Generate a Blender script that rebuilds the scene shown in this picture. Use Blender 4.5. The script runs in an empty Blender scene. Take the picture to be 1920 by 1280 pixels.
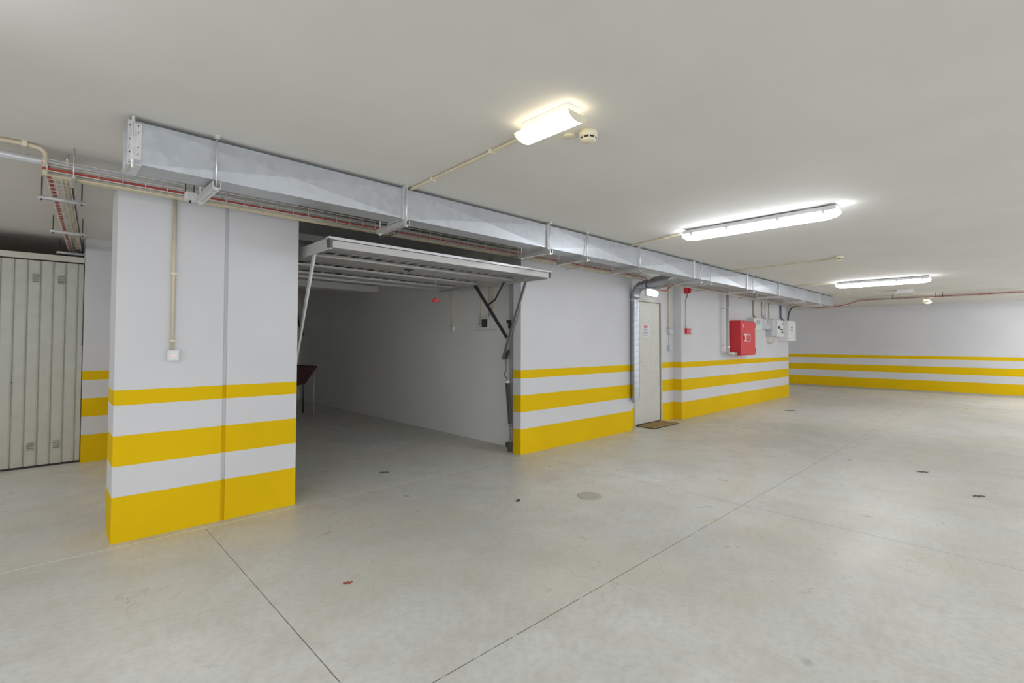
import bpy, bmesh, math, random
from mathutils import Vector, Matrix
random.seed(7)
SC = bpy.context.scene
COL = SC.collection
R = math.radians

# ------------------------------------------------------------------ camera
def make_camera():
    f, cy = 917.5425, 620.7141
    yaw, pitch, roll = R(46.1823), R(1.4294), R(0.174)
    h = 1.3176
    fw = Vector((math.cos(yaw), math.sin(yaw), 0)); rt = Vector((math.sin(yaw), -math.cos(yaw), 0)); up = Vector((0, 0, 1))
    f2 = fw*math.cos(pitch) + up*math.sin(pitch); u2 = up*math.cos(pitch) - fw*math.sin(pitch)
    r3 = rt*math.cos(roll) + u2*math.sin(roll); u3 = u2*math.cos(roll) - rt*math.sin(roll)
    cam = bpy.data.cameras.new('camera'); o = bpy.data.objects.new('camera', cam); COL.objects.link(o)
    m = Matrix.Identity(4)
    for i in range(3):
        m[i][0] = r3[i]; m[i][1] = u3[i]; m[i][2] = -f2[i]
    m[2][3] = h
    o.matrix_world = m
    cam.sensor_width = 36.0; cam.lens = f*36/1920; cam.shift_y = -(640-cy)/1920
    cam.clip_start = 0.05; cam.clip_end = 100
    SC.camera = o
make_camera()

# ------------------------------------------------------------------ world, exposure
w = bpy.data.worlds.new('world'); SC.world = w; w.use_nodes = True
w.node_tree.nodes['Background'].inputs[0].default_value = (0.94, 0.97, 1, 1)
w.node_tree.nodes['Background'].inputs[1].default_value = 2.05  # even sky fill, tuned to come in through the added openings
vs = SC.view_settings
vs.view_transform = 'Standard'; vs.look = 'None'; vs.exposure = 0.0; vs.gamma = 1.0; vs.use_curve_mapping = False
SC.cycles.use_denoising = True
SC.cycles.max_bounces = 12; SC.cycles.diffuse_bounces = 8
SC.cycles.sample_clamp_indirect = 6.0

TUBE_STRENGTH = 29.0      # fluorescent diffusers
BULB_STRENGTH = 5.5      # warm bulkhead diffusers
H = 2.46                  # ceiling height
D = 4.127                 # plane of the long striped wall

# ------------------------------------------------------------------ materials
MAT = {}
def nodes(name):
    m = bpy.data.materials.new(name); m.use_nodes = True
    nt = m.node_tree
    return m, nt, nt.nodes['Principled BSDF']
def N(nt, t, **k):
    n = nt.nodes.new(t)
    for a, b in k.items(): setattr(n, a, b)
    return n
def mix_col(nt, fac, a, b):
    n = N(nt, 'ShaderNodeMix', data_type='RGBA')
    for s, v in ((n.inputs[0], fac), (n.inputs[6], a), (n.inputs[7], b)):
        if hasattr(v, 'links'): nt.links.new(v, s)
        elif isinstance(v, (int, float)): s.default_value = v
        else: s.default_value = (*v, 1)
    return n.outputs[2]
def ramp(nt, sock, p0, p1, a=(0, 0, 0), b=(1, 1, 1)):
    n = N(nt, 'ShaderNodeValToRGB'); n.color_ramp.elements[0].position = p0; n.color_ramp.elements[1].position = p1
    n.color_ramp.elements[0].color = (*a, 1); n.color_ramp.elements[1].color = (*b, 1)
    nt.links.new(sock, n.inputs[0]); return n.outputs[0]
def noise(nt, vec, scale, detail=4, rough=.55):
    n = N(nt, 'ShaderNodeTexNoise'); n.inputs['Scale'].default_value = scale; n.inputs['Detail'].default_value = detail; n.inputs['Roughness'].default_value = rough
    nt.links.new(vec, n.inputs['Vector']); return n.outputs[0]
def geo_pos(nt):
    return N(nt, 'ShaderNodeNewGeometry').outputs['Position']
def bump(nt, b, sock, strength, dist):
    n = N(nt, 'ShaderNodeBump'); n.inputs['Strength'].default_value = strength; n.inputs['Distance'].default_value = dist
    nt.links.new(sock, n.inputs['Height']); nt.links.new(n.outputs[0], b.inputs['Normal'])
def math_(nt, op, a, b=None, c=None):
    n = N(nt, 'ShaderNodeMath', operation=op)
    for s, v in zip(n.inputs, (a, b, c)):
        if v is None: continue
        if hasattr(v, 'links'): nt.links.new(v, s)
        else: s.default_value = v
    return n.outputs[0]

def simple(name, col, rough=.5, metal=0.0, var=.05, scale=12, spec=.5, bmp=0.0):
    m, nt, b = nodes(name)
    v = noise(nt, geo_pos(nt), scale)
    dark = tuple(c*(1-var) for c in col); lite = tuple(min(1, c*(1+var)) for c in col)
    nt.links.new(ramp(nt, v, .3, .7, dark, lite), b.inputs['Base Color'])
    b.inputs['Roughness'].default_value = rough; b.inputs['Metallic'].default_value = metal
    b.inputs['Specular IOR Level'].default_value = spec
    if bmp: bump(nt, b, v, bmp, .002)
    MAT[name] = m; return m

WHITE = (.655, .655, .685)
YELLOW = (.76, .50, .004)
def plaster(name, col, stripes=False, yellow=YELLOW):
    m, nt, b = nodes(name)
    pos = geo_pos(nt)
    big = noise(nt, pos, 1.3, 5); fine = noise(nt, pos, 60, 3)
    base = mix_col(nt, ramp(nt, big, .35, .65), tuple(c*.95 for c in col), col)
    if stripes:
        sep = N(nt, 'ShaderNodeSeparateXYZ'); nt.links.new(pos, sep.inputs[0])
        # slightly uneven painted edges
        wob = math_(nt, 'MULTIPLY_ADD', noise(nt, pos, 9, 3), .006, -.003)
        z = math_(nt, 'ADD', sep.outputs[2], wob)
        tot = None
        for a, c in ((-.1, .30), (.50, .70), (.90, 1.0)):
            k = math_(nt, 'MULTIPLY', math_(nt, 'GREATER_THAN', z, a), math_(nt, 'LESS_THAN', z, c))
            tot = k if tot is None else math_(nt, 'ADD', tot, k)
        yv = mix_col(nt, ramp(nt, big, .35, .65), tuple(c*.93 for c in yellow), yellow)
        base = mix_col(nt, tot, base, yv)
        scuff = ramp(nt, noise(nt, pos, 5.5, 8, .7), .70, .76)
        base = mix_col(nt, math_(nt, 'MULTIPLY', scuff, .22), base, (.4, .38, .34))
    nt.links.new(base, b.inputs['Base Color'])
    b.inputs['Roughness'].default_value = .8; b.inputs['Specular IOR Level'].default_value = .12
    bump(nt, b, fine, .12, .0015)
    MAT[name] = m
plaster('wall_paint', (.80, .79, .775))
plaster('striped_paint', WHITE, True)
plaster('ceiling_paint', (.725, .715, .695))

def floor_mat():
    m, nt, b = nodes('concrete_floor')
    pos = geo_pos(nt)
    sep = N(nt, 'ShaderNodeSeparateXYZ'); nt.links.new(pos, sep.inputs[0])
    x, y = sep.outputs[0], sep.outputs[1]
    big = noise(nt, pos, .55, 6, .6); mid = noise(nt, pos, 3.2, 6, .65); fine = noise(nt, pos, 26, 5, .6)
    c = mix_col(nt, ramp(nt, big, .36, .64), (.56, .563, .525), (.715, .718, .70))
    c = mix_col(nt, math_(nt, 'MULTIPLY', ramp(nt, mid, .46, .66), .55), c, (.56, .52, .43))
    c = mix_col(nt, math_(nt, 'MULTIPLY', ramp(nt, fine, .42, .68), .34), c, (.43, .43, .41))
    warm = ramp(nt, noise(nt, pos, .9, 5, .6), .46, .62)
    c = mix_col(nt, math_(nt, 'MULTIPLY', warm, .45), c, (.66, .615, .50))
    # oil and water spots
    v = N(nt, 'ShaderNodeTexVoronoi', feature='F1'); v.inputs['Scale'].default_value = 1.25; nt.links.new(pos, v.inputs['Vector'])
    dist = math_(nt, 'ADD', v.outputs['Distance'], math_(nt, 'MULTIPLY', math_(nt, 'SUBTRACT', noise(nt, pos, 14, 4), .5), .09))
    spot = ramp(nt, dist, .03, .06, (1, 1, 1), (0, 0, 0))
    c = mix_col(nt, math_(nt, 'MULTIPLY', spot, .5), c, (.30, .27, .20))
    # hairline cracks
    vc = N(nt, 'ShaderNodeTexVoronoi', feature='DISTANCE_TO_EDGE'); vc.inputs['Scale'].default_value = 2.3
    wv = N(nt, 'ShaderNodeVectorMath', operation='ADD'); nt.links.new(pos, wv.inputs[0])
    nz = N(nt, 'ShaderNodeTexNoise'); nz.inputs['Scale'].default_value = 3; nz.inputs['Detail'].default_value = 6; nt.links.new(pos, nz.inputs['Vector'])
    sc = N(nt, 'ShaderNodeVectorMath', operation='SCALE'); nt.links.new(nz.outputs['Color'], sc.inputs[0]); sc.inputs['Scale'].default_value = .55
    nt.links.new(sc.outputs[0], wv.inputs[1]); nt.links.new(wv.outputs[0], vc.inputs['Vector'])
    crack = ramp(nt, vc.outputs['Distance'], .0, .008, (1, 1, 1), (0, 0, 0))
    mask = ramp(nt, noise(nt, pos, .9, 3), .50, .62)
    c = mix_col(nt, math_(nt, 'MULTIPLY', math_(nt, 'MULTIPLY', crack, mask), .55), c, (.25, .24, .22))
    # expansion joints
    def line(s, at, half):
        return math_(nt, 'LESS_THAN', math_(nt, 'ABSOLUTE', math_(nt, 'SUBTRACT', s, at)), half)
    lim = math_(nt, 'LESS_THAN', y, 4.02)
    j = line(y, 1.605, .0026)
    brk = ramp(nt, noise(nt, pos, 22, 2), .30, .45)
    for at in (.86, 4.165, 7.5, 10.8, 14.1): j = math_(nt, 'MAXIMUM', j, math_(nt, 'MULTIPLY', line(x, at, .0022), lim))
    c = mix_col(nt, math_(nt, 'MULTIPLY', math_(nt, 'MULTIPLY', j, brk), .85), c, (.07, .068, .06))
    pale = math_(nt, 'MULTIPLY', line(y, 4.05, .006), math_(nt, 'LESS_THAN', x, 4.1))
    c = mix_col(nt, math_(nt, 'MULTIPLY', pale, .85), c, (.86, .86, .83))
    nt.links.new(c, b.inputs['Base Color'])
    rr = ramp(nt, mid, .3, .7, (.26, .26, .26), (.44, .44, .44)); nt.links.new(rr, b.inputs['Roughness'])
    b.inputs['Specular IOR Level'].default_value = .36
    bump(nt, b, fine, .05, .002)
    MAT['floor'] = m
floor_mat()

def galvanised(name, col, rough, metal=.85, scale=35):
    m, nt, b = nodes(name)
    v = N(nt, 'ShaderNodeTexVoronoi'); v.inputs['Scale'].default_value = scale; nt.links.new(geo_pos(nt), v.inputs['Vector'])
    g = N(nt, 'ShaderNodeRGBToBW'); nt.links.new(v.outputs['Color'], g.inputs[0])
    nt.links.new(ramp(nt, g.outputs[0], .1, .9, tuple(c*.9 for c in col), col), b.inputs['Base Color'])
    nt.links.new(ramp(nt, g.outputs[0], 0, 1, (rough*.85,)*3, (rough*1.15,)*3), b.inputs['Roughness'])
    b.inputs['Metallic'].default_value = metal
    MAT[name] = m
galvanised('duct_steel', (.48, .505, .545), .40, .45, 24)
galvanised('galv', (.72, .72, .73), .38, .75)
galvanised('spiral_steel', (.40, .42, .45), .24, .9)
galvanised('door_galv', (.56, .55, .54), .45, .35, 160)
simple('steel_dark', (.10, .105, .105), .45, .6)
simple('arm_steel', (.34, .345, .35), .35, .7)
simple('spring_steel', (.16, .165, .165), .35, .8)
simple('wire', (.66, .64, .58), .4, .35)
simple('pipe_grey', (.60, .61, .65), .3, .2)
simple('conduit_pvc', (.62, .55, .40), .45)
simple('conduit_pale', (.66, .62, .55), .45)
simple('conduit_grey', (.50, .48, .46), .5)
simple('cable_red', (.40, .045, .035), .5)
simple('cable_black', (.03, .03, .035), .5)
simple('cable_dark', (.09, .09, .13), .5)
simple('red_paint', (.62, .025, .035), .32)
simple('red_dark', (.07, .012, .016), .7)
simple('door_paint', (.50, .51, .46), .38)
simple('leaf_paint', (.60, .60, .55), .35)
simple('frame_paint', (.58, .56, .50), .4)
simple('white_plastic', (.72, .72, .73), .35)
simple('ivory_plastic', (.70, .66, .52), .4)
simple('pale_green', (.62, .68, .62), .4)
simple('box_grey', (.52, .54, .57), .4)
simple('box_white', (.74, .75, .76), .4)
simple('lid_grey', (.42, .43, .46), .3)
simple('window_dark', (.05, .065, .06), .12, spec=.8)
simple('black', (.012, .012, .012), .5)
simple('paper', (.74, .74, .76), .6)
simple('ink', (.16, .16, .19), .6)
simple('sticker_red', (.55, .05, .06), .5)
simple('mat_coir', (.33, .22, .075), .95, var=.3, scale=120, bmp=.6)
simple('rubber', (.035, .03, .028), .8)
simple('leaf_brown', (.11, .085, .055), .8)
simple('leaf_red', (.30, .07, .05), .8)
simple('drain_metal', (.50, .47, .41), .7, .1)
simple('concrete_kerb', (.44, .42, .37), .8, var=.12, scale=4)
simple('cord_green', (.10, .32, .24), .7)
simple('blue_light', (.15, .28, .75), .4)
def emit(name, col, s):
    m, nt, b = nodes(name)
    b.inputs['Base Color'].default_value = (.8, .8, .8, 1)
    b.inputs['Emission Color'].default_value = (*col, 1); b.inputs['Emission Strength'].default_value = s
    MAT[name] = m
emit('tube_glow', (.93, .96, 1.0), TUBE_STRENGTH)
emit('bulb_glow', (1.0, .84, .56), BULB_STRENGTH)
emit('exit_glow', (1.0, .97, .92), 4.5)
emit('led_red', (1, .02, .01), 1.2)

# ------------------------------------------------------------------ mesh builder
def fillet(pts, r, n=7):
    pts = [Vector(p) for p in pts]
    out = [pts[0]]
    for i in range(1, len(pts)-1):
        a, b, c = pts[i-1], pts[i], pts[i+1]
        d1 = (a-b); d2 = (c-b)
        rr = min(r, d1.length*.49, d2.length*.49)
        p1 = b + d1.normalized()*rr; p2 = b + d2.normalized()*rr
        for k in range(n+1):
            t = k/n
            out.append(p1*(1-t)**2 + b*2*t*(1-t) + p2*t*t)
    out.append(pts[-1]); return out

class MB:
    def __init__(s): s.bm = bmesh.new()
    def box(s, x0, x1, y0, y1, z0, z1, bev=0.0):
        t = bmesh.new()
        bmesh.ops.create_cube(t, size=1)
        for v in t.verts:
            v.co = Vector(((x0+x1)/2 + v.co.x*(x1-x0), (y0+y1)/2 + v.co.y*(y1-y0), (z0+z1)/2 + v.co.z*(z1-z0)))
        if bev: bmesh.ops.bevel(t, geom=t.edges[:], offset=bev, segments=2, affect='EDGES', profile=.5)
        s._merge(t); return s
    def _merge(s, t, mat=None):
        me = bpy.data.meshes.new('t'); t.to_mesh(me); t.free()
        if mat is not None: me.transform(mat)
        s.bm.from_mesh(me); bpy.data.meshes.remove(me)
    def tube(s, pts, r, seg=10, cap=True):
        pts = [Vector(p) for p in pts]
        rings = []
        t0 = (pts[1]-pts[0]).normalized()
        ref = Vector((0, 0, 1)) if abs(t0.z) < .9 else Vector((1, 0, 0))
        nrm = t0.cross(ref).normalized()
        for i, p in enumerate(pts):
            if i == 0: t = pts[1]-p
            elif i == len(pts)-1: t = p-pts[i-1]
            else: t = (pts[i+1]-p).normalized() + (p-pts[i-1]).normalized()
            t.normalize()
            nrm = (nrm - t*nrm.dot(t)).normalized()
            bn = t.cross(nrm)
            rad = r[i] if isinstance(r, (list, tuple)) else r
            rings.append([s.bm.verts.new(p + (nrm*math.cos(2*math.pi*k/seg) + bn*math.sin(2*math.pi*k/seg))*rad) for k in range(seg)])
        for a, b in zip(rings, rings[1:]):
            for k in range(seg):
                f = s.bm.faces.new((a[k], a[(k+1) % seg], b[(k+1) % seg], b[k])); f.smooth = seg > 5
        if cap:
            s.bm.faces.new(rings[0][::-1]); s.bm.faces.new(rings[-1])
        return s
    def bar(s, a, b, wd, ht, up=(0, 0, 1)):
        """rectangular bar from a to b, wd across, ht along up"""
        a, b, up = Vector(a), Vector(b), Vector(up)
        t = (b-a).normalized(); sd = t.cross(up).normalized(); u = sd.cross(t)
        vs_ = []
        for p in (a, b):
            vs_.append([s.bm.verts.new(p + sd*i*wd/2 + u*j*ht/2) for i, j in ((-1, -1), (1, -1), (1, 1), (-1, 1))])
        A, B = vs_
        for k in range(4): s.bm.faces.new((A[k], A[(k+1) % 4], B[(k+1) % 4], B[k]))
        s.bm.faces.new(A[::-1]); s.bm.faces.new(B); return s
    def prism(s, poly, axis, a, b):
        """extrude a 2-D polygon along axis x/y/z from a to b; polygon gives the other two coordinates in xyz order"""
        def P(q, w):
            if axis == 'x': return Vector((w, q[0], q[1]))
            if axis == 'y': return Vector((q[0], w, q[1]))
            return Vector((q[0], q[1], w))
        A = [s.bm.verts.new(P(q, a)) for q in poly]; B = [s.bm.verts.new(P(q, b)) for q in poly]
        n = len(poly)
        for k in range(n): s.bm.faces.new((A[k], A[(k+1) % n], B[(k+1) % n], B[k]))
        s.bm.faces.new(A[::-1]); s.bm.faces.new(B); return s
    def lathe(s, prof, cx, cy, seg=24):
        """revolve (radius, z) profile about a vertical axis"""
        rings = []
        for r, z in prof:
            rings.append([s.bm.verts.new((cx+r*math.cos(2*math.pi*k/seg), cy+r*math.sin(2*math.pi*k/seg), z)) for k in range(seg)])
        for a, b in zip(rings, rings[1:]):
            for k in range(seg):
                f = s.bm.faces.new((a[k], a[(k+1) % seg], b[(k+1) % seg], b[k])); f.smooth = True
        s.bm.faces.new(rings[0][::-1]); s.bm.faces.new(rings[-1]); return s
    def sheet(s, rows):
        """closed loops of points skinned one to the next, open ends capped"""
        L = [[s.bm.verts.new(p) for p in r] for r in rows]
        n = len(L[0])
        for a, b in zip(L, L[1:]):
            for k in range(n): s.bm.faces.new((a[k], a[(k+1) % n], b[(k+1) % n], b[k]))
        s.bm.faces.new(L[0][::-1]); s.bm.faces.new(L[-1]); return s
    def build(s, name, mat, parent=None, origin=None):
        bmesh.ops.recalc_face_normals(s.bm, faces=s.bm.faces[:])
        org = Vector((0, 0, 0))
        if parent is not None:
            org = Vector(parent['_org'])
        elif origin == 'base' or origin is None:
            xs = [v.co for v in s.bm.verts]
            lo = [min(c[i] for c in xs) for i in range(3)]; hi = [max(c[i] for c in xs) for i in range(3)]
            org = Vector(((lo[0]+hi[0])/2, (lo[1]+hi[1])/2, lo[2]))
        else: org = Vector(origin)
        for v in s.bm.verts: v.co -= org
        me = bpy.data.meshes.new(name); s.bm.to_mesh(me); s.bm.free()
        me.materials.append(MAT[mat])
        o = bpy.data.objects.new(name, me); COL.objects.link(o)
        if parent is not None: o.parent = parent
        else: o.location = org
        o['_org'] = tuple(org)
        return o

def tag(o, label, cat, group=None, kind=None):
    o['label'] = label; o['category'] = cat
    if group: o['group'] = group
    if kind: o['kind'] = kind
    return o
def thing(name, loc, label, cat, group=None):
    o = bpy.data.objects.new(name, None); COL.objects.link(o); o.location = loc; o['_org'] = tuple(loc)
    o.empty_display_size = .1
    return tag(o, label, cat, group)
def struct(name, mb, mat):
    o = mb.build(name, mat); o['kind'] = 'structure'; return o
def dup(root, loc, label=None, rotz=None):
    """a copy of a thing, its parts and their sub-parts, at loc"""
    r = root.copy(); COL.objects.link(r); r.location = loc
    if rotz is not None: r.rotation_euler = (0, 0, rotz)
    if label: r['label'] = label
    for ch in list(root.children):
        c = ch.copy(); COL.objects.link(c); c.parent = r
        for g in list(ch.children):
            d = g.copy(); COL.objects.link(d); d.parent = c
    return r

# ------------------------------------------------------------------ the setting
X0, X1, Y0, Y1 = -4.0, 18.16, -4.0, 11.6
struct('floor', MB().box(X0-.2, X1+.2, Y0-.2, Y1+.2, -.2, 0), 'floor')
struct('ceiling', MB().box(X0-.2, X1+.2, Y0-.2, Y1+.2, H, H+.2), 'ceiling_paint')
struct('wall_far', MB().box(X1, X1+.2, Y0, Y1, 0, H), 'striped_paint')
struct('wall_near', MB().box(X0-.2, X0, 2.6, Y1, 0, H), 'striped_paint')      # opening added to let in daylight, below y = 2.6
# invented opening between pillars behind the viewpoint, added so sky light fills the hall
for k, x in enumerate((-4.0, 3.4, 10.8, 17.8)):
    struct('wall_rear', MB().box(x, x+.4, Y0-.2, Y0+.2, 0, H), 'striped_paint')
struct('wall_end', MB().box(X0-.2, X1+.2, Y1, Y1+.2, 0, H), 'wall_paint')

# left pillar with a painted groove between its two halves
m = MB().box(.345, .974, D, 4.47, 0, H).box(.974, 1.0, D+.018, 4.47, 0, H).box(1.0, 1.513, D, 4.47, 0, H)
struct('wall_left', m, 'striped_paint')
struct('wall_garage_left', MB().box(.95, 1.2, 4.47, Y1, 0, H), 'wall_paint')
struct('wall_alley_inner', MB().box(.75, .95, 4.47, Y1, 0, H), 'striped_paint')
struct('wall_alley', MB().box(.325, .75, 7.136, 7.42, 0, H), 'striped_paint')
struct('wall_alley_side', MB().box(-3.0, -2.35, 7.136, 7.42, 0, H), 'striped_paint')
struct('wall_middle', MB().box(4.107, 6.50, D, 4.257, 0, H), 'striped_paint')
struct('wall_garage_right', MB().box(4.33, 4.6, 4.257, Y1, 0, H), 'wall_paint')
# niche with the service door
NV = 4.28
m = MB().box(6.40, 6.80, NV, NV+.16, 0, H).box(7.665, 8.20, NV, NV+.16, 0, H).box(6.80, 7.665, NV, NV+.16, 2.045, H)
struct('wall_niche', m, 'striped_paint')
struct('wall_right', MB().box(8.068, 13.73, D, 4.6, 0, H), 'striped_paint')
struct('wall_right_return', MB().box(13.5, 13.73, 4.6, Y1, 0, H), 'striped_paint')
struct('wall_behind_niche', MB().box(4.6, 8.4, 5.6, 5.8, 0, H), 'wall_paint')
# shallow beams under the garage ceiling
struct('trim_1', MB().box(1.2, 4.33, 5.19, 5.5, 2.39, H), 'wall_paint')
struct('trim_2', MB().box(1.2, 4.33, 7.98, 8.3, 2.225, 2.335), 'wall_paint')
struct('trim_3', MB().box(17.55, X1, Y0, Y1, 0, .012, .004), 'concrete_kerb')

# ------------------------------------------------------------------ rectangular ventilation duct
DV0, DV1, DZ0, DZ1 = 3.09, 3.275, 2.220, 2.437
duct = thing('ventilation_duct', (6.9, 3.3, DZ0), 'long galvanised rectangular air duct under the ceiling along the striped wall', 'duct')
joints = [.31, 1.877, 3.43, 5.0, 6.39, 8.26, 9.75, 11.2, 12.4, 13.55]
for a, b in zip(joints, joints[1:]):
    mb = MB(); bm = mb.bm
    # cross-broken sheet: every face carries a shallow pyramid crease
    nseg = max(1, round((b-a)/.8))
    for i in range(1):
        c = [(a, DV0, DZ0), (b, DV0, DZ0), (b, DV1, DZ0), (a, DV1, DZ0), (a, DV0, DZ1), (b, DV0, DZ1), (b, DV1, DZ1), (a, DV1, DZ1)]
        vs_ = [bm.verts.new(p) for p in c]
        mx, bulge = (a+b)/2, .009
        for q, apex in (((0, 1, 5, 4), (mx, DV0-bulge, (DZ0+DZ1)/2)), ((3, 2, 1, 0), (mx, (DV0+DV1)/2, DZ0-bulge)),
                        ((2, 3, 7, 6), (mx, DV1+bulge, (DZ0+DZ1)/2)), ((4, 5, 6, 7), (mx, (DV0+DV1)/2, DZ1+.004))):
            ap = bm.verts.new(apex)
            for k in range(4): bm.faces.new((vs_[q[k]], vs_[q[(k+1) % 4]], ap))
        bm.faces.new((vs_[0], vs_[4], vs_[7], vs_[3])); bm.faces.new((vs_[1], vs_[2], vs_[6], vs_[5]))
    mb.build('duct_section', 'duct_steel', duct)
def flange_ring(x0, x1, out=.02):
    mb = MB()
    mb.box(x0, x1, DV0-out, DV0-.001, DZ0-out, DZ1+.018); mb.box(x0, x1, DV1+.001, DV1+out, DZ0-out, DZ1+.018)
    mb.box(x0, x1, DV0, DV1, DZ0-out, DZ0-.001); mb.box(x0, x1, DV0, DV1, DZ1, DZ1+.018)
    return mb
for x in joints[1:-1]: flange_ring(x-.02, x+.02, .016).build('flange', 'galv', duct)
# open end: two drilled angle flanges back to back
def half_ring(x0, x1, name):
    mb = MB()
    mb.box(x0, x1, DV0-.012, DV0-.001, DZ0-.004, DZ1+.004); mb.box(x0, x1, DV1+.001, DV1+.012, DZ0-.012, DZ1+.012)
    mb.box(x0, x1, DV0-.012, DV1+.012, DZ0-.016, DZ0-.004); mb.box(x0, x1, DV0-.012, DV1+.012, DZ1+.004, DZ1+.014)
    return mb
fl = half_ring(.3105, .3165, ''); fl.box(.3165, .345, DV0-.006, DV0-.001, DZ0+.02, DZ1-.012); fl.box(.3165, .345, DV0-.012, DV1, DZ0-.010, DZ0-.004)
e = fl.build('end_flange', 'galv', duct)
for z in (DZ0+.045, DZ0+.08, DZ0+.155, DZ0+.19): MB().box(.329, .333, DV0-.010, DV0-.006, z, z+.006).build('bolt', 'black', e)
fl = half_ring(.3035, .3095, ''); fl.box(.291, .3035, DV0-.006, DV0-.001, DZ0+.006, DZ1-.002); fl.box(.291, .3035, DV0-.006, DV1, DZ0-.010, DZ0-.004)
fl.box(.288, .291, DV0-.014, DV0-.001, DZ0-.004, DZ1); fl.box(.288, .291, DV0-.014, DV1, DZ0-.014, DZ0-.004)
fl.box(.288, .3035, DV1-.01, DV1, DZ0-.004, DZ1); fl.box(.288, .3035, DV0, DV1, DZ1-.008, DZ1-.001)
e = fl.build('end_flange', 'galv', duct)
for z in (DZ0+.05, DZ0+.115, DZ0+.185): MB().box(.2955, .299, DV0-.010, DV0-.006, z, z+.006).build('bolt', 'black', e)
MB().box(.302, .313, DV0-.030, DV0-.012, DZ0-.030, DZ0+.016, .003).build('corner_clamp', 'galv', duct)
MB().box(.302, .313, DV0-.030, DV0-.012, DZ1-.01, DZ1+.016, .003).build('corner_clamp', 'galv', duct)

# hangers carrying the duct: slotted channel below, threaded rod each side
def duct_hanger(x, label, front=DV0-.045, back=3.46, rods=2, zc=2.164):
    t = thing('duct_hanger', (x, front, zc), label, 'hanger', 'hangers under the air duct')
    ch = MB(); w_, hh, th = .041, .036, .004
    ch.box(x-w_/2, x-w_/2+th, front, back, zc, zc+hh); ch.box(x+w_/2-th, x+w_/2, front, back, zc, zc+hh)
    n = int((back-front)/.05)
    ch.box(x-w_/2+th, x-.006, front, back, zc, zc+th); ch.box(x+.006, x+w_/2-th, front, back, zc, zc+th)
    for k in range(n+1):
        yy = front + k*.05
        ch.box(x-.006, x+.006, yy, min(back, yy+.024), zc, zc+th)
    ch.build('channel', 'galv', t)
    rd = MB(); yy = front+.018
    rd.tube([(x, yy, zc-.015), (x, yy, H)], .005, 8); rd.box(x-.009, x+.009, yy-.009, yy+.009, zc-.008, zc+.002); rd.box(x-.012, x+.012, yy-.012, yy+.012, H-.018, H)
    rd.build('rod', 'galv', t)
    rd = MB(); yy = back-.018
    rd.tube([(x, yy, zc-.015), (x, yy, H)], .005, 8); rd.box(x-.009, x+.009, yy-.009, yy+.009, zc-.008, zc+.002)
    rd.build('rod', 'galv', t)
    return t
for x, l in ((.675, 'slotted steel channel hanger nearest the open end of the duct'),
             (1.877, 'duct hanger above the open garage doorway, beside the conduit to the warm lamp'),
             (3.43, 'duct hanger at the flange above the pull-cord side of the tilted garage door'),
             (4.0, 'duct hanger with long rods above the spring of the garage door'),
             (5.0, 'duct hanger midway along the plain striped wall between garage and service door'),
             (6.55, 'duct hanger at the flange beside the elbow of the spiral pipe'),
             (6.86, 'duct hanger just past the spiral pipe elbow, toward the red siren'),
             (8.45, 'duct hanger above the riser pipe of the red hose cabinet'),
             (9.70, 'duct hanger above the pale electrical boxes'),
             (11.2, 'duct hanger above the end corner of the long striped wall'),
             (12.4, 'duct hanger second from the far end of the duct')):
    duct_hanger(x, l)

# ------------------------------------------------------------------ grey water pipe behind the tray
p = thing('water_pipe', (3.0, 4.02, 2.3), 'grey steel pipe running high along the wall behind the wire cable tray', 'pipe')
zp = lambda x: 2.392 - (x+.2)*.0088
MB().tube([(x, 4.02, zp(x)) for x in (X0+.02, -1, 0, 2, 4, 6.0, 7, 10, 13.6)], .024, 14).build('tube', 'pipe_grey', p)
for x in (-1.0, .09, .70, 2.3, 4.2, 6.2):
    c = MB(); z = zp(x); c.box(x-.012, x+.012, 3.992, 4.048, z-.028, z+.028, .006); c.tube([(x, 4.02, z+.02), (x, 4.02, H)], .006, 8); c.build('clamp', 'galv', p)

# ------------------------------------------------------------------ wire cable trays
def wire_tray_x(x0, x1, y, z, wd, ht, step, name, label, group):
    t = thing(name, ((x0+x1)/2, y, z), label, 'cable tray', group)
    L = MB()
    for yy, zz in ((y-wd/2, z+ht), (y-wd/2, z+ht*.5), (y-wd/2, z), (y, z), (y+wd/2, z), (y+wd/2, z+ht*.5), (y+wd/2, z+ht)):
        L.tube([(x0, yy, zz), (x1, yy, zz)], .0030, 6)
    x = x0+.02
    while x < x1:
        L.tube([(x, y-wd/2, z+ht), (x, y-wd/2, z), (x, y+wd/2, z), (x, y+wd/2, z+ht)], .0030, 6); x += step
    L.build('wire_basket', 'wire', t)
    return t
TY, TZ = 3.93, 2.308
tr1 = wire_tray_x(-.02, 6.40, TY, TZ, .10, .066, .115, 'cable_tray', 'wire basket tray along the wall top between alley and spiral pipe', 'wire cable trays')
tr2 = wire_tray_x(7.35, 14.05, TY, 2.30, .10, .052, .115, 'cable_tray', 'wire basket cable tray above the siren, hose cabinet and electrical boxes', 'wire cable trays')
def tray_bracket(x, z, label):
    t = thing('tray_bracket', (x, TY, z-.012), label, 'bracket', 'brackets of the wall cable tray')
    MB().box(x-.008, x+.008, TY-.07, D, z-.022, z-.010, .002).build('arm', 'galv', t)
    MB().tube([(x, TY-.07, z-.03), (x, TY-.07, H)], .004, 8).build('rod', 'galv', t)
for x, l in ((.115, 'small tray bracket at the alley corner before the pillar'), (2.25, 'tray bracket inside the garage doorway span'), (3.8, 'tray bracket above the garage door post with the spring'), (4.95, 'tray bracket midway along the plain striped wall')):
    tray_bracket(x, TZ, l)
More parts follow.
